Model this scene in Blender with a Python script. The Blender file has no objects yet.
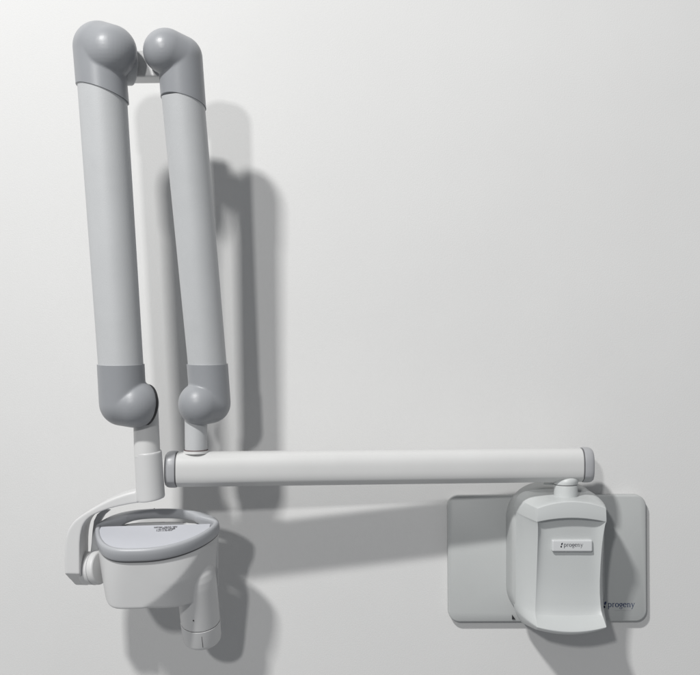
import bpy, bmesh, math, random
from mathutils import Vector, Matrix
random.seed(4)
S = bpy.context.scene
COL = S.collection
H = 1.50                     # height of the lens above the floor
D = 2.0                      # distance from lens to wall
F = 1000.0

def P(px, py, d):
    """point that stands d metres out from the wall"""
    k = (D - d) / F
    return Vector(((px - 350) * k, -d, H + (337.5 - py) * k))
def W(px, d): return px * (D - d) / F

# ------------------------------------------------------------------ materials
def mat(name, col, rough=.45, coat=0.0, bump=0.0, bscale=400, var=0.0, vscale=6, metal=0.0, spec=.5):
    m = bpy.data.materials.new(name); m.use_nodes = True
    nt = m.node_tree; b = nt.nodes['Principled BSDF']
    b.inputs['Base Color'].default_value = (*col, 1)
    b.inputs['Roughness'].default_value = rough
    b.inputs['Metallic'].default_value = metal
    b.inputs['Specular IOR Level'].default_value = spec
    b.inputs['Coat Weight'].default_value = coat
    b.inputs['Coat Roughness'].default_value = .25
    tc = nt.nodes.new('ShaderNodeTexCoord')
    if var:
        n = nt.nodes.new('ShaderNodeTexNoise'); n.inputs['Scale'].default_value = vscale
        n.inputs['Detail'].default_value = 6; n.inputs['Roughness'].default_value = .65
        nt.links.new(tc.outputs['Object'], n.inputs['Vector'])
        r = nt.nodes.new('ShaderNodeMapRange')
        r.inputs['From Min'].default_value = .3; r.inputs['From Max'].default_value = .7
        r.inputs['To Min'].default_value = 1 - var; r.inputs['To Max'].default_value = 1 + var
        nt.links.new(n.outputs['Fac'], r.inputs['Value'])
        v = nt.nodes.new('ShaderNodeVectorMath'); v.operation = 'SCALE'
        v.inputs[0].default_value = col
        nt.links.new(r.outputs['Result'], v.inputs['Scale'])
        nt.links.new(v.outputs['Vector'], b.inputs['Base Color'])
        rr = nt.nodes.new('ShaderNodeMapRange')
        rr.inputs['From Min'].default_value = .3; rr.inputs['From Max'].default_value = .7
        rr.inputs['To Min'].default_value = rough - .05; rr.inputs['To Max'].default_value = rough + .06
        nt.links.new(n.outputs['Fac'], rr.inputs['Value'])
        nt.links.new(rr.outputs['Result'], b.inputs['Roughness'])
    if bump:
        n2 = nt.nodes.new('ShaderNodeTexNoise'); n2.inputs['Scale'].default_value = bscale
        n2.inputs['Detail'].default_value = 3
        nt.links.new(tc.outputs['Object'], n2.inputs['Vector'])
        bp = nt.nodes.new('ShaderNodeBump'); bp.inputs['Strength'].default_value = bump
        bp.inputs['Distance'].default_value = .001
        nt.links.new(n2.outputs['Fac'], bp.inputs['Height'])
        nt.links.new(bp.outputs['Normal'], b.inputs['Normal'])
    return m

M_wall   = mat('wall_paint', (.735, .733, .728), .6, bump=.24, bscale=380, var=.018, vscale=2.2, spec=.3)
M_joint  = mat('joint_plastic', (.318, .328, .346), .35, bump=.14, bscale=900, var=.03, vscale=9)
M_tube   = mat('arm_paint', (.535, .545, .555), .5, bump=.3, bscale=700, var=.025, vscale=14)
M_beam   = mat('beam_paint', (.67, .67, .665), .36, bump=.12, bscale=700, var=.015, vscale=10)
M_cap    = mat('cap_plastic', (.40, .405, .42), .33, bump=.1, bscale=900, var=.03)
M_plate  = mat('plate_plastic', (.495, .508, .505), .40, bump=.15, bscale=800, var=.02, vscale=5)
M_cover  = mat('cover_plastic', (.60, .618, .616), .38, bump=.12, bscale=800, var=.015, vscale=7)
M_head   = mat('head_plastic', (.66, .66, .66), .4, bump=.12, bscale=800, var=.015, vscale=8)
M_rim    = mat('rim_plastic', (.43, .44, .46), .33, bump=.08, bscale=900, var=.02, vscale=9)
M_panel  = mat('panel_plastic', (.55, .56, .60), .35, bump=.08, bscale=900, var=.015, vscale=9)
M_dark   = mat('dark_gap', (.02, .02, .022), .5)
M_seam   = mat('seam_grey', (.12, .12, .125), .5)
M_red    = mat('seam_maroon', (.07, .03, .03), .5)
M_badge  = mat('badge_plastic', (.66, .67, .68), .3)
M_ink    = mat('navy_ink', (.014, .034, .115), .45)
M_ink2   = mat('black_ink', (.02, .022, .035), .45)
M_stick  = mat('sticker_ink', (.05, .05, .055), .5)

# ------------------------------------------------------------------ mesh helpers
WL = {}
def base_loc(o): return WL.get(o.name, Vector((0, 0, 0)))
def link(name, bm, m, parent=None, smooth=True, angle=35, bevel=0, segs=3, wn=True):
    bmesh.ops.remove_doubles(bm, verts=bm.verts, dist=1e-6)
    bmesh.ops.recalc_face_normals(bm, faces=bm.faces)
    me = bpy.data.meshes.new(name)
    lo = Vector([min(v.co[i] for v in bm.verts) for i in range(3)])
    hi = Vector([max(v.co[i] for v in bm.verts) for i in range(3)])
    c = (lo + hi) / 2
    for v in bm.verts: v.co -= c
    bm.to_mesh(me); bm.free()
    o = bpy.data.objects.new(name, me); COL.objects.link(o)
    me.materials.append(m)
    WL[o.name] = c
    if parent:
        o.parent = parent; o.location = c - base_loc(parent)
    else: o.location = c
    if smooth:
        for p in me.polygons: p.use_smooth = True
        me.set_sharp_from_angle(angle=math.radians(angle))
    if bevel:
        b = o.modifiers.new('bevel', 'BEVEL'); b.width = bevel; b.segments = segs
        b.limit_method = 'ANGLE'; b.angle_limit = math.radians(angle); b.harden_normals = False
        if smooth:
            for p in me.polygons: p.use_smooth = True
            me.set_sharp_from_angle(angle=math.radians(180))
            if not wn: return o
            w = o.modifiers.new('wn', 'WEIGHTED_NORMAL'); w.keep_sharp = True
    return o

def loft(bm, rings, closed=True, cap0=True, cap1=True):
    vs = [[bm.verts.new(p) for p in r] for r in rings]
    n = len(vs[0])
    for a, b in zip(vs, vs[1:]):
        for i in range(n if closed else n - 1):
            j = (i + 1) % n
            bm.faces.new((a[i], a[j], b[j], b[i]))
    if cap0: bm.faces.new(vs[0])
    if cap1: bm.faces.new(vs[-1])
    return vs

def frame(axis):
    a = axis.normalized()
    u = a.cross(Vector((0, 1, 0)))
    if u.length < .1: u = a.cross(Vector((0, 0, 1)))
    u.normalize(); return u, a.cross(u).normalized(), a

def cyl(bm, p0, p1, r0, r1=None, n=64, bev=0.0):
    """round bar with eased rims"""
    r1 = r0 if r1 is None else r1
    u, v, a = frame(p1 - p0); L = (p1 - p0).length
    prof = []
    if bev:
        for k in range(5):
            t = k / 4 * math.pi / 2
            prof.append((bev * (1 - math.sin(t)) if 0 else bev * (1 - math.sin(t)), r0 - bev * (1 - math.cos(math.pi / 2 - t)) if 0 else r0 - bev * (1 - math.sin(t))))
        prof = [(bev * (1 - math.cos(k / 4 * math.pi / 2)), r0 - bev * (1 - math.sin(k / 4 * math.pi / 2))) for k in range(5)]
        prof += [(L - z, r1 - (r0 - r)) for z, r in reversed(prof)]
    else: prof = [(0, r0), (L, r1)]
    loft(bm, [[p0 + a * z + (u * math.cos(t) + v * math.sin(t)) * r for t in [2 * math.pi * i / n for i in range(n)]] for z, r in prof])

def rbox(bm, c, sx, sy, sz, rot=None):
    m = Matrix.Translation(c) @ (rot.to_4x4() if rot else Matrix.Identity(4)) @ Matrix.Diagonal((sx, sy, sz, 1))
    bmesh.ops.create_cube(bm, size=1, matrix=m)

def sphere(bm, c, r, scale=None, n=40):
    m = Matrix.Translation(c) @ Matrix.Diagonal((*( (scale or Vector((1,1,1))) * r), 1))
    bmesh.ops.create_uvsphere(bm, u_segments=n, v_segments=n // 2, radius=1, matrix=m)

def bake(o, vox=None, smooth=0, fac=.5):
    """fuse overlapping volumes into one moulded skin"""
    if vox:
        r = o.modifiers.new('r', 'REMESH'); r.mode = 'VOXEL'; r.voxel_size = vox; r.use_smooth_shade = True
    if smooth:
        s = o.modifiers.new('s', 'SMOOTH'); s.iterations = smooth; s.factor = fac
    dg = bpy.context.evaluated_depsgraph_get()
    me = bpy.data.meshes.new_from_object(o.evaluated_get(dg))
    me.name = o.name; o.modifiers.clear(); o.data = me
    for p in me.polygons: p.use_smooth = True
    if not me.materials: me.materials.append(M_joint)

def rr_pts(cx, cz, hw, hh, r, n=10):
    pts = []
    for qx, qz, a0 in ((1, 1, 0), (-1, 1, 90), (-1, -1, 180), (1, -1, 270)):
        for k in range(n + 1):
            a = math.radians(a0 + 90 * k / n)
            pts.append((cx + qx * (hw - r) + r * math.cos(a), cz + qz * (hh - r) + r * math.sin(a)))
    return pts

# ------------------------------------------------------------------ wall
bm = bmesh.new()
bmesh.ops.create_grid(bm, x_segments=2, y_segments=2, size=5, matrix=Matrix.Translation((0, 0, H)) @ Matrix.Rotation(math.pi / 2, 4, 'X'))
wall = link('wall', bm, M_wall, smooth=False); wall['kind'] = 'structure'
wall['label'] = 'plain off white painted wall behind the machine'

# ------------------------------------------------------------------ the machine
T = bpy.data.objects.new('dental_xray_machine', None); COL.objects.link(T)
T.location = (0.404, 0, H - .45); WL[T.name] = T.location.copy()
T['label'] = 'light grey wall mounted dental x-ray machine with folded jointed arm and hanging tube head'
T['category'] = 'x-ray machine'

# wall plate
pc = P(547.3, 558.5, .016)
hw, hh = W(99.3, .016), W(63.2, .016)
tilt = math.radians(.35)
def plate_ring(dh, depth, r):
    out = []
    for x, z in rr_pts(0, 0, hw + dh, hh + dh, r):
        out.append(Vector((pc.x + x * math.cos(tilt) - z * math.sin(tilt), -depth, pc.z + x * math.sin(tilt) * .6 + z * math.cos(tilt))))
    return out
bm = bmesh.new()
loft(bm, [plate_ring(-.001, .0008, .022), plate_ring(.0, .002, .022), plate_ring(0, .013, .022), plate_ring(-.0008, .0155, .0215), plate_ring(-.003, .017, .020)], cap0=True)
plate = link('wall_plate', bm, M_plate, T, angle=50)
plate['label'] = 'grey-green rectangular wall plate with rounded corners'

# housing: back skirt
CX = .404
def rrw(hw, zt, zb, r, depth, cx=CX):
    return [Vector((x, -depth, H + z)) for x, z in rr_pts(cx, (zt + zb) / 2, hw, (zt - zb) / 2, r, 14)]
bm = bmesh.new()
loft(bm, [rrw(.0945, -.286, -.560, .070, .0172), rrw(.094, -.286, -.560, .070, .025), rrw(.092, -.288, -.560, .069, .045),
          rrw(.0895, -.290, -.559, .068, .058), rrw(.087, -.293, -.556, .066, .062)])
skirt = link('housing_base', bm, M_plate, T, angle=60)

# housing: front cover with scooped panel
def bw(z):     # half width where the cover meets its base
    top, bot = -.300, -.560
    r1, r2 = .045, .058
    b = .0865
    if z > top - r1: t = (z - (top - r1)) / r1; b -= r1 * .55 * (1 - math.sqrt(max(0, 1 - t * t)))
    if z < bot + r2: t = ((bot + r2) - z) / r2; b -= r2 * .50 * (1 - math.sqrt(max(0, 1 - t * t)))
    return b
rows = [ # z, front half width, panel depth, arch, base depth, rib depth
 (-.2985, .050, .085, .002, .055, .085), (-.3010, .0535, .120, .0045, .05, .120), (-.3045, .0565, .150, .0080, .05, .150), (-.3078, .0592, .168, .0106, .05, .168),
 (-.3098, .0612, .1755, .0119, .05, .1755), (-.3116, .0626, .1780, .0124, .05, .178), (-.3230, .0630, .1782, .0104, .05, .1782), (-.3345, .0632, .1785, .0085, .05, .1785),
 (-.3360, .0632, .1780, .0080, .05, .178), (-.3366, .0628, .1730, .0080, .05, .1779), (-.3375, .0622, .1610, .0078, .05, .1777), (-.3395, .0617, .1590, .0072, .05, .1768),
 (-.3480, .0607, .1570, .0050, .05, .1735), (-.3650, .0597, .1540, .0020, .05, .167), (-.39, .0590, .1500, .000, .05, .1595), (-.42, .0587, .1455, 0, .05, .1525),
 (-.45, .0588, .1425, 0, .05, .1470), (-.475, .0594, .1410, 0, .05, .1445), (-.4950, .0604, .1430, 0, .05, .1455), (-.5060, .0612, .1440, -.001, .05, .148),
 (-.5120, .0618, .1480, -.0025, .05, .153), (-.5180, .0624, .1625, -.0045, .05, .164), (-.5230, .0629, .1715, -.006, .05, .1715), (-.5258, .0631, .1770, -.0070, .05, .177), (-.5275, .0630, .1785, -.0075, .05, .1785),
 (-.5293, .0626, .1770, -.0082, .05, .177), (-.5330, .0618, .1690, -.0092, .05, .169), (-.5380, .0605, .1560, -.0085, .05, .156), (-.5440, .0585, .1350, -.0070, .05, .135), (-.5500, .056, .110, -.005, .05, .110), (-.5545, .053, .085, -.003, .05, .085), (-.5560, .050, .070, -.002, .055, .07)]
bm = bmesh.new(); rings = []
NF, NS = 22, 8
for z, w, p, ar, bd, pe in rows:
    b = max(bw(z), w + .001); r = []
    for k in range(NS):                       # left flank, bulging a little
        t = k / NS; x = -(b + (w - b) * t) - .0035 * math.sin(math.pi * t); d = bd + (pe - bd) * t
        r.append((x, d, 0))
    for k in range(NF + 1):
        s = math.sin((-1 + 2 * k / NF) * math.pi / 2)
        r.append((w * s, pe + (p - pe) * (1 - abs(s) ** 10) + .0035 * (1 - s * s) * (1 if abs(ar) > .0049 else .3), ar * (1 - s * s)))
    for k in range(NS - 1, -1, -1):
        t = k / NS; x = (b + (w - b) * t) + .0035 * math.sin(math.pi * t); d = bd + (pe - bd) * t
        r.append((x, d, 0))
    # the shell leans: its front stands a little lower and further out than its base
    rings.append([Vector((CX + x * (1 + .0195 * (d - .05) / .128) + .0080 * (d - .05) / .128, -(.05 + (d - .05) * .72), H + (z + dz) * (1 + .0195 * (d - .05) / .128))) for x, d, dz in r])
loft(bm, rings)
cover = link('housing_cover', bm, M_cover, T, angle=26, bevel=.0026, segs=4, wn=False)
cover['label'] = 'pale grey moulded housing cover with scooped front'

# small dark notch and latch beside the cover
bm = bmesh.new()
a = P(511, 612, .0185); 
vs = [bm.verts.new(P(*q)) for q in ((512.0, 614.5, .018), (515.5, 619.2, .018), (512.0, 619.2, .018), (512.0, 614.5, .020), (515.5, 619.2, .020), (512.0, 619.2, .020))]
for f in ((0, 1, 2), (3, 4, 5), (0, 1, 4, 3), (1, 2, 5, 4), (2, 0, 3, 5)): bm.faces.new([vs[i] for i in f])
link('base_notch', bm, M_dark, skirt, smooth=False)
bm = bmesh.new(); rbox(bm, P(593.5, 498.3, .066), .012, .02, .006, Matrix.Rotation(math.radians(35), 3, 'Y'))
link('latch', bm, M_dark, cover, bevel=.001)

# badge on the cover
bm = bmesh.new()
bc = P(571.3, 544.8, .120)
rbox(bm, bc, W(40.5, .12), .020, W(11.8, .12))
badge = link('name_badge', bm, M_badge, T, bevel=.0032, segs=4)
badge['label'] = 'small white raised badge with the word progeny'

# lettering: every letter is drawn with a broad-nib stroke
def stroke(bm, pts, ws, M, th=.0004):
    n = len(pts); L = []; R = []
    for i in range(n):
        a = pts[max(0, i - 1)]; b = pts[min(n - 1, i + 1)]
        t = Vector((b[0] - a[0], b[1] - a[1])); t.normalize(); nx, ny = -t.y, t.x
        w = ws[i] if isinstance(ws, (list, tuple)) else ws
        L.append((pts[i][0] + nx * w / 2, pts[i][1] + ny * w / 2)); R.append((pts[i][0] - nx * w / 2, pts[i][1] - ny * w / 2))
    rings = []
    for l, r in zip(L, R):
        rings.append([M @ Vector((l[0], 0, l[1])), M @ Vector((r[0], 0, r[1])), M @ Vector((r[0], -th, r[1])), M @ Vector((l[0], -th, l[1]))])
    loft(bm, rings)
def arc(cx, cy, rx, ry, a0, a1, n=14):
    return [(cx + rx * math.cos(math.radians(a0 + (a1 - a0) * k / n)), cy + ry * math.sin(math.radians(a0 + (a1 - a0) * k / n))) for k in range(n + 1)]
def nib(pts, thick=.23, thin=.10):     # upright strokes thick, level strokes thin
    out = []
    for i in range(len(pts)):
        a = pts[max(0, i - 1)]; b = pts[min(len(pts) - 1, i + 1)]
        t = Vector((b[0] - a[0], b[1] - a[1])); t.normalize()
        out.append(thin + (thick - thin) * abs(t.y))
    return out
def word(bm, M):
    """p r o g e n y with x-height 1; returns nothing"""
    x = 0
    def st(p, w=None): stroke(bm, p, w if w is not None else nib(p), M)
    def serif(cx, cy, w=.34): stroke(bm, [(cx - w / 2, cy), (cx + w / 2, cy)], .06, M)
    # p
    st([(x + .2, 1.0), (x + .2, -.5)], .17); serif(x + .2, -.5); serif(x + .12, .98, .2)
    st(arc(x + .5, .5, .38, .47, 140, -140)); x += 1.12
    # r
    st([(x + .2, 1.0), (x + .2, 0)], .17); serif(x + .2, .02); serif(x + .12, .98, .2)
    st([(x + .22, .68), (x + .36, .9), (x + .5, .98), (x + .62, .93)], [.07, .1, .14, .16]); x += .78
    # o
    st(arc(x + .48, .5, .40, .47, 0, 360, 28)); x += 1.08
    # g
    st(arc(x + .42, .62, .30, .34, 0, 360, 24)); st([(x + .6, .9), (x + .8, .98)], .09)
    st([(x + .28, .3), (x + .2, .16), (x + .3, .06), (x + .62, .0), (x + .76, -.18), (x + .62, -.42), (x + .38, -.48), (x + .14, -.38), (x + .12, -.2), (x + .24, -.04)],
       [.08, .11, .13, .14, .14, .1, .08, .12, .13, .08]); x += .98
    # e
    st(arc(x + .45, .5, .38, .47, 10, 320, 24)); st([(x + .1, .56), (x + .82, .56)], .07); x += 1.0
    # n
    st([(x + .2, 1.0), (x + .2, 0)], .17); serif(x + .2, .02); serif(x + .12, .98, .2)
    st([(x + .22, .72), (x + .4, .93), (x + .58, .97), (x + .73, .82), (x + .78, .6), (x + .78, 0)], [.06, .1, .12, .15, .17, .17]); serif(x + .78, .02); x += 1.14
    # y
    st([(x + .08, 1.0), (x + .42, .05)], .17); st([(x + .78, 1.0), (x + .34, -.12), (x + .2, -.42), (x + .02, -.46)], [.08, .09, .11, .15])
    serif(x + .08, .98, .28); serif(x + .78, .98, .26)
def emblem(bm, M):
    # leaning leaf with a round bead beneath
    st = [(.62, 1.35), (.42, 1.12), (.3, .85), (.34, .55)]
    stroke(bm, [(.72, 1.42), (.55, 1.15), (.42, .85), (.38, .5)], [.12, .5, .5, .16], M)
    stroke(bm, arc(.22, .0, .17, .22, 0, 360, 18), .2, M)
    stroke(bm, [(.22, .3), (.22, -.3)], .34, M)
def lettering(name, m, origin, s, parent, skip=False):
    bm = bmesh.new()
    Mw = Matrix.Translation(origin) @ Matrix.Diagonal((s, 1, s, 1))
    word(bm, Mw @ Matrix.Translation((1.15, 0, 0)) ); emblem(bm, Mw)
    return link(name, bm, m, parent, smooth=False)
s1 = W(17.5, .156) / 7.0
lettering('badge_lettering', M_ink2, Vector((P(560.6, 0, .130).x, bc.y - .0098, P(0, 546.6, .130).z)), W(21, .13) / 7.6, badge)
lettering('plate_lettering', M_ink, Vector((P(603.4, 0, .0172).x, -.0169, P(0, 606.9, .0172).z)), W(29.3, .0172) / 7.6, plate)
# hairline under the plate lettering
bm = bmesh.new(); rbox(bm, P(623, 610.3, .0171), W(17, .017), .0005, .0005)
link('plate_hairline', bm, M_cap, plate, smooth=False)

# swivel post under the beam
A0 = P(178, 469.2, .165); A1 = P(581, 464.7, .090)
px_ = P(565.7, 480, .098)
bm = bmesh.new()
cyl(bm, Vector((px_.x, px_.y, P(0, 499, .098).z)), Vector((px_.x, px_.y, P(0, 484.6, .098).z)), W(11.8, .098), bev=.0006)
post = link('swivel_post', bm, M_cover, T, angle=50)
bm = bmesh.new()
cyl(bm, Vector((px_.x, px_.y, P(0, 484.7, .098).z)), Vector((px_.x, px_.y, P(0, 483.6, .098).z)), W(11.2, .098))
link('swivel_seam', bm, M_seam, post, angle=50)
# rounded boss moulded against the beam
bm = bmesh.new()
zb = P(0, 483.7, .098).z; rb = W(11.6, .098)
rings = []
for k in range(9):
    t = k / 8; rr = rb * math.sqrt(max(.02, 1 - (t * .93) ** 2.6)); z = zb + t * .0165
    rings.append([Vector((px_.x + .0012 * 0 + rr * math.cos(a) + t * .006 * 1, px_.y - .004 * t + rr * math.sin(a), z)) for a in [2 * math.pi * i / 48 for i in range(48)]])
loft(bm, rings); link('boss', bm, M_cover, post, angle=50)
# thin bracket rail behind the post
bm = bmesh.new(); rbox(bm, P(549, 483.4, .08), .022, .012, .0036)
link('stop_tab', bm, M_cover, post, bevel=.0008)

# horizontal beam
def beam_ring(t, s=1.0, sh=0.0, n=72):
    c = A0.lerp(A1, t); out = []
    ay, az = .030 * s, .0318 * s
    e = 2 / 2.7
    for i in range(n):
        a = 2 * math.pi * i / n; ca, sa = math.cos(a), math.sin(a)
        y = ay * math.copysign(abs(ca) ** e, ca); z = az * math.copysign(abs(sa) ** e, sa)
        # flat keel along the lower front edge
        q = (-y * .55 - z) - .0360
        if q > 0: y += q * .45; z += q * .8
        out.append(c + Vector((sh, y, z)))
    return out
LB = (A1 - A0).length
bm = bmesh.new(); loft(bm, [beam_ring(0, .975), beam_ring(.002, 1), beam_ring(.5), beam_ring(.998, 1), beam_ring(1, .975)])
beam = link('extension_arm', bm, M_beam, T, angle=25)
beam['label'] = 'white horizontal extension arm of rounded section'
for t0, sg, nm in ((0, -1, 'end_cap'), (1, 1, 'end_cap')):
    bm = bmesh.new()
    Lc = .0205 if sg < 0 else .0195
    prof = [(.0016, .95), (.0018, 1.035), (.004, 1.05), (Lc * .6, 1.05), (Lc * .8, 1.03), (Lc * .92, .99), (Lc, .92), (Lc + .0006, .80)]
    loft(bm, [beam_ring(t0, s, sg * sh) for sh, s in prof])
    link(nm, bm, M_cap, beam, angle=40)
    bm = bmesh.new(); loft(bm, [beam_ring(t0, .985, -sg * .0004), beam_ring(t0, .985, sg * .002)])
    link('end_seam', bm, M_seam, beam, angle=40)

# shoulder post standing on the beam
d = .165
sp = P(196, 440, d)
bm = bmesh.new(); cyl(bm, Vector((sp.x, sp.y, P(0, 449.6, d).z)), Vector((sp.x, sp.y, P(0, 410, d).z)), W(11, d), W(11.3, d))
shoulder = link('shoulder_post', bm, M_tube, T, angle=50)
bm = bmesh.new(); cyl(bm, Vector((sp.x, sp.y, P(0, 450.4, d).z)), Vector((sp.x, sp.y, P(0, 449.5, d).z)), W(11.9, d))
link('shoulder_seam', bm, M_red, shoulder, angle=50)
bm = bmesh.new(); cyl(bm, Vector((sp.x, sp.y, P(0, 453, d).z)), Vector((sp.x, sp.y, P(0, 450.3, d).z)), W(12.6, d), W(12.3, d))
link('collar', bm, M_beam, shoulder, angle=50)

# sloping arms -----------------------------------------------------------
def joint(name, seam, end, r, ball, rb, nrm, parent, cut=None, vox=.0015, sc=None):
    """moulded cover: sleeve from the seam, domed at end, fused with a bulging pivot cap.
       nrm tilts the open rim of the sleeve"""
    u, v, a = frame(end - seam); n = 64; rings = []
    def ring(c, rad, w):
        out = []
        for i in range(n):
            t = 2 * math.pi * i / n; q = c + (u * math.cos(t) + v * math.sin(t)) * rad
            # slide the rim along the axis until it lies in the tilted plane
            k = (c - q).dot(nrm) / a.dot(nrm)
            out.append(q + a * k * w)
        return out
    L = (end - seam).length
    rings.append(ring(seam - a * .014, r, 1))
    rings.append(ring(seam, r, 1))
    rings.append(ring(seam + a * L * .5, r, .3))
    for k in range(0, 13):
        t = k / 12 * math.pi / 2 * .985
        rings.append(ring(end + a * r * math.sin(t), r * math.cos(t), 0))
    bm = bmesh.new(); loft(bm, rings)
    o = link(name, bm, M_joint, parent)
    bm2 = bmesh.new()
    for k in range(15):
        t = (k + 1) / 15; sphere(bm2, end.lerp(ball, t), (r + (rb - r) * t) * (1 if k == 14 else .998), sc, 40)
    if cut:
        pt, no = cut
        g = bmesh.ops.bisect_plane(bm2, geom=bm2.verts[:] + bm2.edges[:] + bm2.faces[:], plane_co=pt, plane_no=no, clear_outer=True)
        ed = [e for e in g['geom_cut'] if isinstance(e, bmesh.types.BMEdge)]
        bmesh.ops.holes_fill(bm2, edges=[e for e in bm2.edges if e.is_boundary])
    c = WL[o.name]
    for vv in bm2.verts: vv.co -= c
    bmm = bmesh.new(); bmm.from_mesh(o.data)
    tmp = bpy.data.meshes.new('t'); bm2.to_mesh(tmp); bm2.free(); bmm.from_mesh(tmp); bpy.data.meshes.remove(tmp)
    bmesh.ops.recalc_face_normals(bmm, faces=bmm.faces)
    bmm.to_mesh(o.data); bmm.free()
    bake(o, vox, 14, .5)
    q = bmesh.new(); q.from_mesh(o.data); sgn = 1 if a.dot(nrm) < 0 else -1
    bmesh.ops.bisect_plane(q, geom=q.verts[:] + q.edges[:] + q.faces[:], plane_co=seam - c, plane_no=nrm * sgn, clear_outer=True)
    ed = [e for e in q.edges if e.is_boundary]
    bmesh.ops.holes_fill(q, edges=ed)
    q.normal_update()
    for f in q.faces: f.smooth = True
    for e in q.edges:
        if len(e.link_faces) == 2 and e.link_faces[0].normal.angle(e.link_faces[1].normal, 0) > .7: e.smooth = False
    q.to_mesh(o.data); q.free()
    return o

def tube(name, a, b, ra, rb):
    bm = bmesh.new(); cyl(bm, a, b, ra, rb, n=96)
    return link(name, bm, M_tube, T, angle=50)

# lower arm (nearer the wall), foot on the shoulder post
rb_, rt_ = P(207.3, 364, .166), P(183.5, 103, .222)
ax = (rt_ - rb_).normalized()
lower = tube('lower_arm', rb_ - ax * .010, rt_ + ax * .013, W(19.1, .166), W(21.1, .222))
lower['label'] = 'pale grey sloping arm nearer the wall, rising from the horizontal arm'
j1 = joint('joint_cover', rb_, P(210.2, 403, .160), W(20.4, .163), P(199.8, 403.8, .175), W(21.6, .175), Vector((.0, -.04, 1)).normalized(), lower)
j2 = joint('joint_cover', rt_, P(180.2, 58.0, .231), W(22.1, .222), P(165.8, 51.3, .246), W(22.6, .246), Vector((.20, .20, 1)).normalized(), lower)
# upper arm (nearer the viewer), carries the head
lb_, lt_ = P(120.8, 364.3, .232), P(102.5, 94, .246)
ax2 = (lt_ - lb_).normalized()
upper = tube('upper_arm', lb_ - ax2 * .010, lt_ + ax2 * .018, W(22.1, .232), W(23.9, .246))
upper['label'] = 'pale grey sloping arm nearer the viewer, carrying the tube head'
bl = P(135.0, 404.0, .228)
cutn = Vector((.70, .70, -.12)).normalized()
j3 = joint('joint_cover', lb_, P(122.8, 402.5, .225), W(23.3, .228), bl, W(23.8, .228), Vector((.0, -.04, 1)).normalized(), upper, cut=(bl + cutn * .020, cutn))
bt = P(109.8, 52.0, .256)
j4 = joint('joint_cover', lt_, P(98.6, 47.0, .246), W(25.3, .246), bt, W(27.0, .256), Vector((.33, .10, 1)).normalized(), upper)

# dark bearing and hub behind the lower left cover
bm = bmesh.new(); c0 = bl + cutn * .0195
cyl(bm, c0 - cutn * .003, c0 + cutn * .0045, .0375, n=72, bev=.001)
bearing = link('bearing', bm, M_dark, upper, angle=50)
bm = bmesh.new(); cyl(bm, c0 + cutn * .004, c0 + cutn * .014, .030, .027, n=72, bev=.003)
link('hub', bm, M_tube, upper, angle=50)

# elbow bracket between the two upper joints
bm = bmesh.new()
rbox(bm, P(143.5, 66.5, .193), .082, .050, .0500, Matrix.Rotation(math.radians(-8), 3, 'Z') @ Matrix.Rotation(math.radians(1.5), 3, 'Y'))
brk = link('elbow_bracket', bm, M_head, T, bevel=.004, segs=4)
bm = bmesh.new(); cn = Vector((.90, .43, 0)).normalized()
q = P(122.5, 66, .214)
cyl(bm, q, q + cn * .021, .0345, .033, n=72, bev=.004)
link('hub', bm, M_tube, brk, angle=50)
bm = bmesh.new(); cyl(bm, q - cn * .006, q + cn * .002, .0365, n=72, bev=.001)
link('bearing', bm, M_dark, brk, angle=50)

# wrist: inner post and outer sleeve
d = .203
bm = bmesh.new()
cyl(bm, P(147.3, 456, d), P(145.5, 404, .204), W(12.9, d), W(12.4, d))
wrist = link('wrist_post', bm, M_beam, T, angle=50)
bm = bmesh.new()
p0, p1 = P(150.9, 499.0, .196), P(148.0, 451, .203)
a = (p1 - p0).normalized(); u, v, _ = frame(p1 - p0)
rings = []
for k, (t, w) in enumerate(((0, 1), (0, 1), (.03, .9), (.12, .7), (.5, .3), (.97, 0), (1, 0), (1, 0))):
    rings.append([])
    c = p0.lerp(p1, t)
    r = W(13.6 + 0.5 * (1 - t), d) - {0: .0035, 1: .0008, 6: .0006, 7: .003}.get(k, 0)
    for i in range(64):
        th = 2 * math.pi * i / 64; off = (u * math.cos(th) + v * math.sin(th)) * r
        rings[-1].append(c + off + Vector((0, 0, off.x * .10 * w)))
loft(bm, rings)

# yoke: sleeve and swept arm in one casting
pairs = [((150, 488), (151, 500.6)), ((136.5, 490.8), (139, 502.6)), ((126, 493.4), (130, 504.0)), ((113, 498), (118, 506.4)), ((101, 503.6), (107.5, 509.2)), ((91, 509.3), (98.5, 512.6)),
         ((82.5, 514.5), (91.2, 516.2)), ((74.5, 520.6), (85.8, 521)), ((69, 528), (82.3, 527)), ((66, 536), (80.4, 535.5)), ((64.5, 546), (79.7, 545)), ((64, 560), (79.6, 560)), ((64.5, 573.6), (79.6, 574))]
dF, dR = .206, .144
rings = []
for k, (o_, i_) in enumerate(pairs):
    f0, f1 = P(*o_, dF), P(*i_, dF)
    t = max(0, 1 - k / 4)
    back = Vector((0, dF - dR, 0)) * (1 - .25 * t)
    b0, b1 = f0 + back, f1 + back
    if k == len(pairs) - 1: b0 += Vector((.003, 0, -.036)); b1 += Vector((0, 0, -.036))
    # rounded rectangle round these four corners
    cs = [f0, f1, b1, b0]; ring = []
    for j in range(4):
        c = cs[j]; pv = cs[j - 1]; nx = cs[(j + 1) % 4]
        r = .0042 if j in (0, 3) else .0022
        A = c + (pv - c).normalized() * r; B = c + (nx - c).normalized() * r
        for q_ in range(5):
            s = q_ / 4; ring.append(A * (1 - s) ** 2 + c * 2 * s * (1 - s) + B * s * s)
    rings.append(ring)
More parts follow.
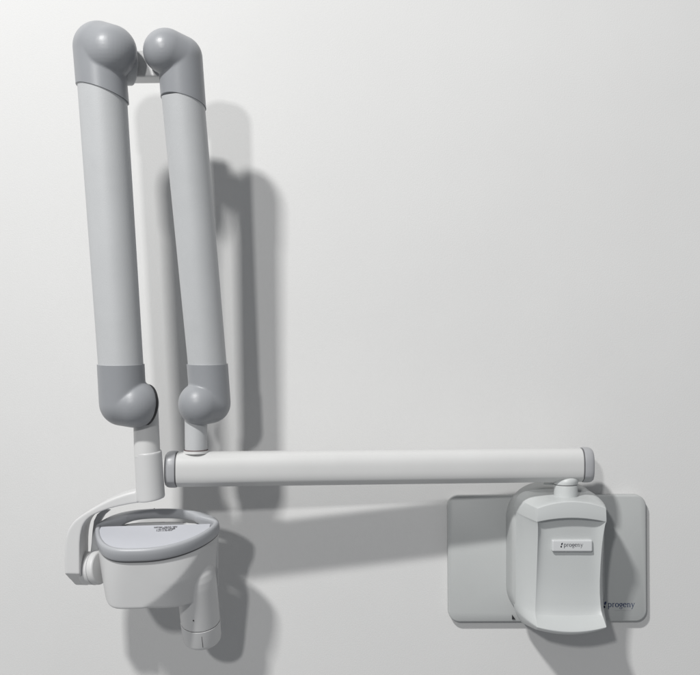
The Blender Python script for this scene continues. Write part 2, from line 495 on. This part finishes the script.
# smooth interpolation between the stations
def cr(p0, p1, p2, p3, t): return .5 * ((2 * p1) + (p2 - p0) * t + (2 * p0 - 5 * p1 + 4 * p2 - p3) * t * t + (3 * p1 - p0 - 3 * p2 + p3) * t ** 3)
fine = []
for k in range(len(rings) - 1):
    for s in range(4):
        t = s / 4
        fine.append([cr(rings[max(0, k - 1)][i], rings[k][i], rings[k + 1][i], rings[min(len(rings) - 1, k + 2)][i], t) for i in range(20)])
fine.append(rings[-1])
loft(bm, fine)
yoke = link('yoke', bm, M_head, T)
bake(yoke, .0013, 4, .5)
yoke['label'] = 'white curved yoke with a round sleeve, holding the tube head from the left'
# inner web of the yoke
bm = bmesh.new(); rings = []
for o_, i_ in (((103, 509.5), (109, 511)), ((97, 514.5), (103.5, 515.5)), ((93.8, 521), (99.8, 521.5)), ((92.4, 531), (98, 531)), ((91.5, 543), (97.5, 543)), ((90, 556), (98, 556))):
    f0, f1 = P(*o_, .162), P(*i_, .162); back = Vector((0, .018, 0))
    rings.append([f0, f1, f1 + back, f0 + back])
loft(bm, rings); link('inner_web', bm, M_tube, yoke, bevel=.001, angle=40)

# ------------------------------------------------------------------ tube head
O = P(157, 523, .178); HS = 1.115; TILT = math.radians(22); ROLL = math.radians(1.6)
RM = Matrix.Rotation(-ROLL, 3, 'Y') @ Matrix.Rotation(TILT, 3, 'X')
def HP(x, f, u): return O + RM @ (Vector((x, -f, u)) * HS)
XL, XR, X0 = -.101, .1015, -.016
def lens(s, nl, nr, m):
    n = nl if s < 0 else nr
    return (1 - abs(s) ** n) ** (1 / m) if abs(s) < 1 else 0
def outline(off=0.0, bf=.078, br=.050, xl=0.0, xr=0.0, rear=True, N=64, nl=3.6, nr=2.1):
    """closed plan outline, shrunk by off; front half then rear half"""
    pts = []
    for i in range(N):
        a = math.pi * i / N; c = -math.cos(a)
        L = (X0 - (XL + xl)) - off; R = (XR - xr - X0) - off
        x = X0 + (c * L if c < 0 else c * R); pts.append((x, (bf - off) * lens(c, nl, nr, 1.45)))
    for i in range(N):
        a = math.pi * i / N; c = math.cos(a)
        L = (X0 - (XL + xl)) - off; R = (XR - xr - X0) - off
        x = X0 + (c * L if c < 0 else c * R); pts.append((x, -(br - off) * lens(c, 2.6, 2.6, 1.6)))
    return pts

# body
def body_ring(u, off=0):
    k = min(1, max(0, (-.024 - u) / .085))
    xl = .009 * k ** 1.6
    pts = []
    bf = .0755 + .017 * k
    for x, f in outline(off + .002, bf=bf, br=.034, xl=xl, xr=.0095 * k, nl=3.6 + 3.5 * k, nr=2.1 + 1.3 * min(1, k * 2.2)):
        # the lower right front falls away in a slanting flat
        s = (x - .000) * .66 - (u + .098) * .75
        s2 = (x + .012) * .62 - (u + .108) * -.0
        s = (x + .013) * .62 + (-.098 - u) * .78
        if f > 0 and s > 0: f = max(f - .42 * s, 0)
        pts.append(HP(x, f, u - .42 * max(0, x + .013) * .62 * min(1, -u / .0985) ** 3))
    return pts
bm = bmesh.new()
us = [-.018, -.024] + [-.024 - .0745 * i / 22 for i in range(1, 23)]
rings = [body_ring(u) for u in us]
for k in range(1, 6):
    t = k / 5 * math.pi / 2
    rings.append(body_ring(-.0985 - .0060 * math.sin(t), .0075 * (1 - math.cos(t))))
loft(bm, rings)
head = link('tube_head', bm, M_head, T)
# right column + beam cone are part of the same moulding
bm2 = bmesh.new()
cx, cf, cr_ = .0588, .020, .0330
def cring(u, r, slope=0.0): return [HP(cx + r * math.cos(a), cf + r * math.sin(a), u + slope * r * math.cos(a)) for a in [2 * math.pi * i / 72 for i in range(72)]]
loft(bm2, [cring(-.060, cr_ * .40), cring(-.063, cr_ * .60), cring(-.068, cr_ * .77), cring(-.076, cr_ * .90), cring(-.087, cr_ * .975), cring(-.100, cr_), cring(-.1795, cr_)])
c = WL[head.name]
for vv in bm2.verts: vv.co -= c
bmm = bmesh.new(); bmm.from_mesh(head.data); tmp = bpy.data.meshes.new('t'); bm2.to_mesh(tmp); bmm.from_mesh(tmp)
bmesh.ops.recalc_face_normals(bmm, faces=bmm.faces); bmm.to_mesh(head.data); bmm.free(); bm2.free(); bpy.data.meshes.remove(tmp)
bake(head, .0013, 9, .5)
head['label'] = 'pale grey x-ray tube head tipped towards the viewer'

bm = bmesh.new()
loft(bm, [cring(-.1780, cr_ * .985), cring(-.1803, cr_ * .985)])
link('cone_seam', bm, M_seam, head, angle=50)
bm = bmesh.new()
loft(bm, [cring(-.1800, cr_ * .99), cring(-.1804, cr_ + .0003), cring(-.211, cr_ * .985), cring(-.2150, cr_ * .965), cring(-.2170, cr_ * .93), cring(-.2170, cr_ * .8), cring(-.210, cr_ * .78)])
cone = link('beam_cone', bm, M_head, head, angle=50)
# seam lines on the cone
def onc(deg, u, e=.0001):
    a = math.radians(deg); return HP(cx + (cr_ + e) * math.cos(a), cf + (cr_ + e) * math.sin(a), u)
bm = bmesh.new()
def cline(bm, pts, w=.0006):
    for (d0, u0), (d1, u1) in zip(pts, pts[1:]):
        n = 8; ring = []
        for k in range(n + 1):
            t = k / n; dd = d0 + (d1 - d0) * t; uu = u0 + (u1 - u0) * t
            if abs(d1 - d0) > abs(u1 - u0) * 500: offs = ((0, w / 2), (0, -w / 2))
            else: offs = ((math.degrees(w / cr_) / 2, 0), (-math.degrees(w / cr_) / 2, 0))
            ring.append([onc(dd + offs[0][0], uu + offs[0][1], .0001), onc(dd + offs[1][0], uu + offs[1][1], .0001), onc(dd + offs[1][0], uu + offs[1][1], -.0006), onc(dd + offs[0][0], uu + offs[0][1], -.0006)])
        loft(bm, ring)
cline(bm, [(80, -.187), (80, -.210)], .0009); cline(bm, [(74, -.1845), (8, -.1845)], .0009); cline(bm, [(175, -.1865), (82, -.1875)], .0004)
link('latch_line', bm, M_seam, cone, smooth=False)
bm = bmesh.new(); sphere(bm, onc(99, -.155, .0002), .0014, None, 16); link('index_dot', bm, M_dark, head)

# groove below rim
def HR(prof, oc, N=64, **kw):
    return [[HP(x, f, u) for x, f in outline(off, N=N, **kw)] for off, u in prof]
bm = bmesh.new(); loft(bm, HR([(.0025, -.019), (.0025, -.0236)], None, br=.036)); link('rim_seam', bm, M_seam, head, angle=50)

# rim: front half-collar, sides flowing into the rear handle bar
def annulus(bm, prof_front, prof_rear, N=64):
    """closed section swept round the outline; section blends from front to rear"""
    n = len(prof_front); rings = []
    base = outline(0, N=N); M_ = len(base)
    for i in range(M_):
        x, f = base[i]
        w = 0 if f > .0 else min(1, (-f) / .022)
        w = w * w * (3 - 2 * w)
        ring = []
        for (o1, u1), (o2, u2) in zip(prof_front, prof_rear):
            o_ = o1 + (o2 - o1) * w; u_ = u1 + (u2 - u1) * w
            X, Y = outline(o_, N=N)[i]; m = INN[len(ring)] * w
            th = math.pi * (i - N) / N        # hand hole: a smaller lens than the rim
            X += (.002 + .064 * math.cos(th) - X) * m; Y += (-.0385 * max(0, math.sin(th)) - Y) * m
            ring.append(HP(X, Y, u_))
        rings.append(ring)
    vs = [[bm.verts.new(p) for p in r] for r in rings]
    for a in range(M_):
        b = (a + 1) % M_
        for j in range(n):
            k = (j + 1) % n
            bm.faces.new((vs[a][j], vs[b][j], vs[b][k], vs[a][k]))
pf = [(.0092, -.004), (.0075, -.0004), (.0050, .0006), (.0022, -.0004), (.0006, -.0032), (0, -.009), (0, -.0175), (.0008, -.0205), (.003, -.0215), (.0092, -.0215)]
pr = [(.0150, -.006), (.0125, .0005), (.0085, .0025), (.0040, .0010), (.0010, -.003), (.0005, -.007), (.0015, -.012), (.0050, -.0155), (.0095, -.0160), (.0135, -.0120)]
INN = [1, .95, .72, .35, 0, 0, 0, .1, .4, .85]
bm = bmesh.new(); annulus(bm, pf, pr)
rim = link('handle_rim', bm, M_rim, head, angle=60)
rim['label'] = 'darker grey oval rim whose rear side is the carrying handle'

# top panel
bm = bmesh.new()
pts = [(x, f) for x, f in outline(.0055, N=64)]
front = [(x, f) for x, f in pts if f >= 0.0]
front = [q for q in front if q[0] > -.092 and q[0] < .088]
yl = .004
def panel_loop(u, ins=0.0):
    loop = [HP(x * (1 - ins), max(f * (1 - ins), yl), u) for x, f in front if f > yl]
    return [HP(front[0][0], yl, u)] + loop + [HP(front[-1][0], yl + .001, u)]
loft(bm, [panel_loop(-.020), panel_loop(-.0012)])
panel = link('top_panel', bm, M_panel, head, angle=30)
# left end filler inside the handle
# sticker: fine print of short dashes
bm = bmesh.new()
for r in range(6):
    x = .0 + r * .0012 - .004 * (r < 2)
    xe = .034 - r * .0005
    while x < xe:
        w = random.choice((.0005, .0008, .0014, .0022)); 
        if random.random() < .9:
            f = .0095 + r * .0024; x_ = x; x = x + (.012 - f) * .35
            a_ = [HP(x, f, -.0007), HP(x + w, f, -.0007), HP(x + w, f + random.choice((.0007, .0015)), -.0007), HP(x, f + .0009, -.0007)]
            loft(bm, [a_, [q_ + RM @ Vector((0, 0, -.0008)) for q_ in a_]]); x = x_
        x += w + random.choice((.0003, .0007))
link('sticker_print', bm, M_stick, panel, smooth=False)
bm = bmesh.new(); sphere(bm, HP(-.012, -.0445, -.0002), .0014, None, 14); link('screw', bm, M_dark, rim)

# pivot knob to the yoke
bm = bmesh.new()
k0, k1 = P(85.5, 568, .163), P(101, 567.5, .173)
cyl(bm, k0, k1, W(16.6, .21), W(17, .21), n=72, bev=.004)
knob = link('pivot_knob', bm, M_head, head, angle=50)
bm = bmesh.new(); kk = k0.lerp(k1, .62)
cyl(bm, kk, kk + (k1 - k0).normalized() * .0008, W(17.15, .21), n=72); link('knob_seam', bm, M_cap, knob, angle=50)

# ------------------------------------------------------------------ camera
cam = bpy.data.cameras.new('camera'); cam.lens = 36 * F / 700; cam.clip_end = 100
co = bpy.data.objects.new('camera', cam); COL.objects.link(co)
co.location = (0, -D, H); co.rotation_euler = (math.pi / 2, 0, 0)
S.camera = co

# ------------------------------------------------------------------ light
w = bpy.data.worlds.new('World'); S.world = w; w.use_nodes = True
bg = w.node_tree.nodes['Background']
bg.inputs['Color'].default_value = (.93, .96, 1, 1); bg.inputs['Strength'].default_value = .21
def lamp(name, loc, tgt, sx, sy, e, col):
    l = bpy.data.lights.new(name, 'AREA'); l.shape = 'RECTANGLE'; l.size = sx; l.size_y = sy; l.energy = e; l.color = col
    o = bpy.data.objects.new(name, l); COL.objects.link(o)
    o.location = (loc[0], -loc[1], H + loc[2])
    o.rotation_euler = (Vector((tgt[0], -tgt[1], H + tgt[2])) - o.location).to_track_quat('-Z', 'Y').to_euler()


lamp('ceiling_lamp', (-1.80, 3.2, 3.28), (.2, 0, 0), .36, .24, 184, (1, .995, .98))
lamp('ceiling_lamp', (-1.68, 5.5, 2.05), (0, 0, 0), .28, .28, 90, (1, .995, .985))

S.render.engine = 'CYCLES'
S.view_settings.view_transform = 'Standard'; S.view_settings.look = 'None'
S.view_settings.exposure = 0; S.view_settings.gamma = 1
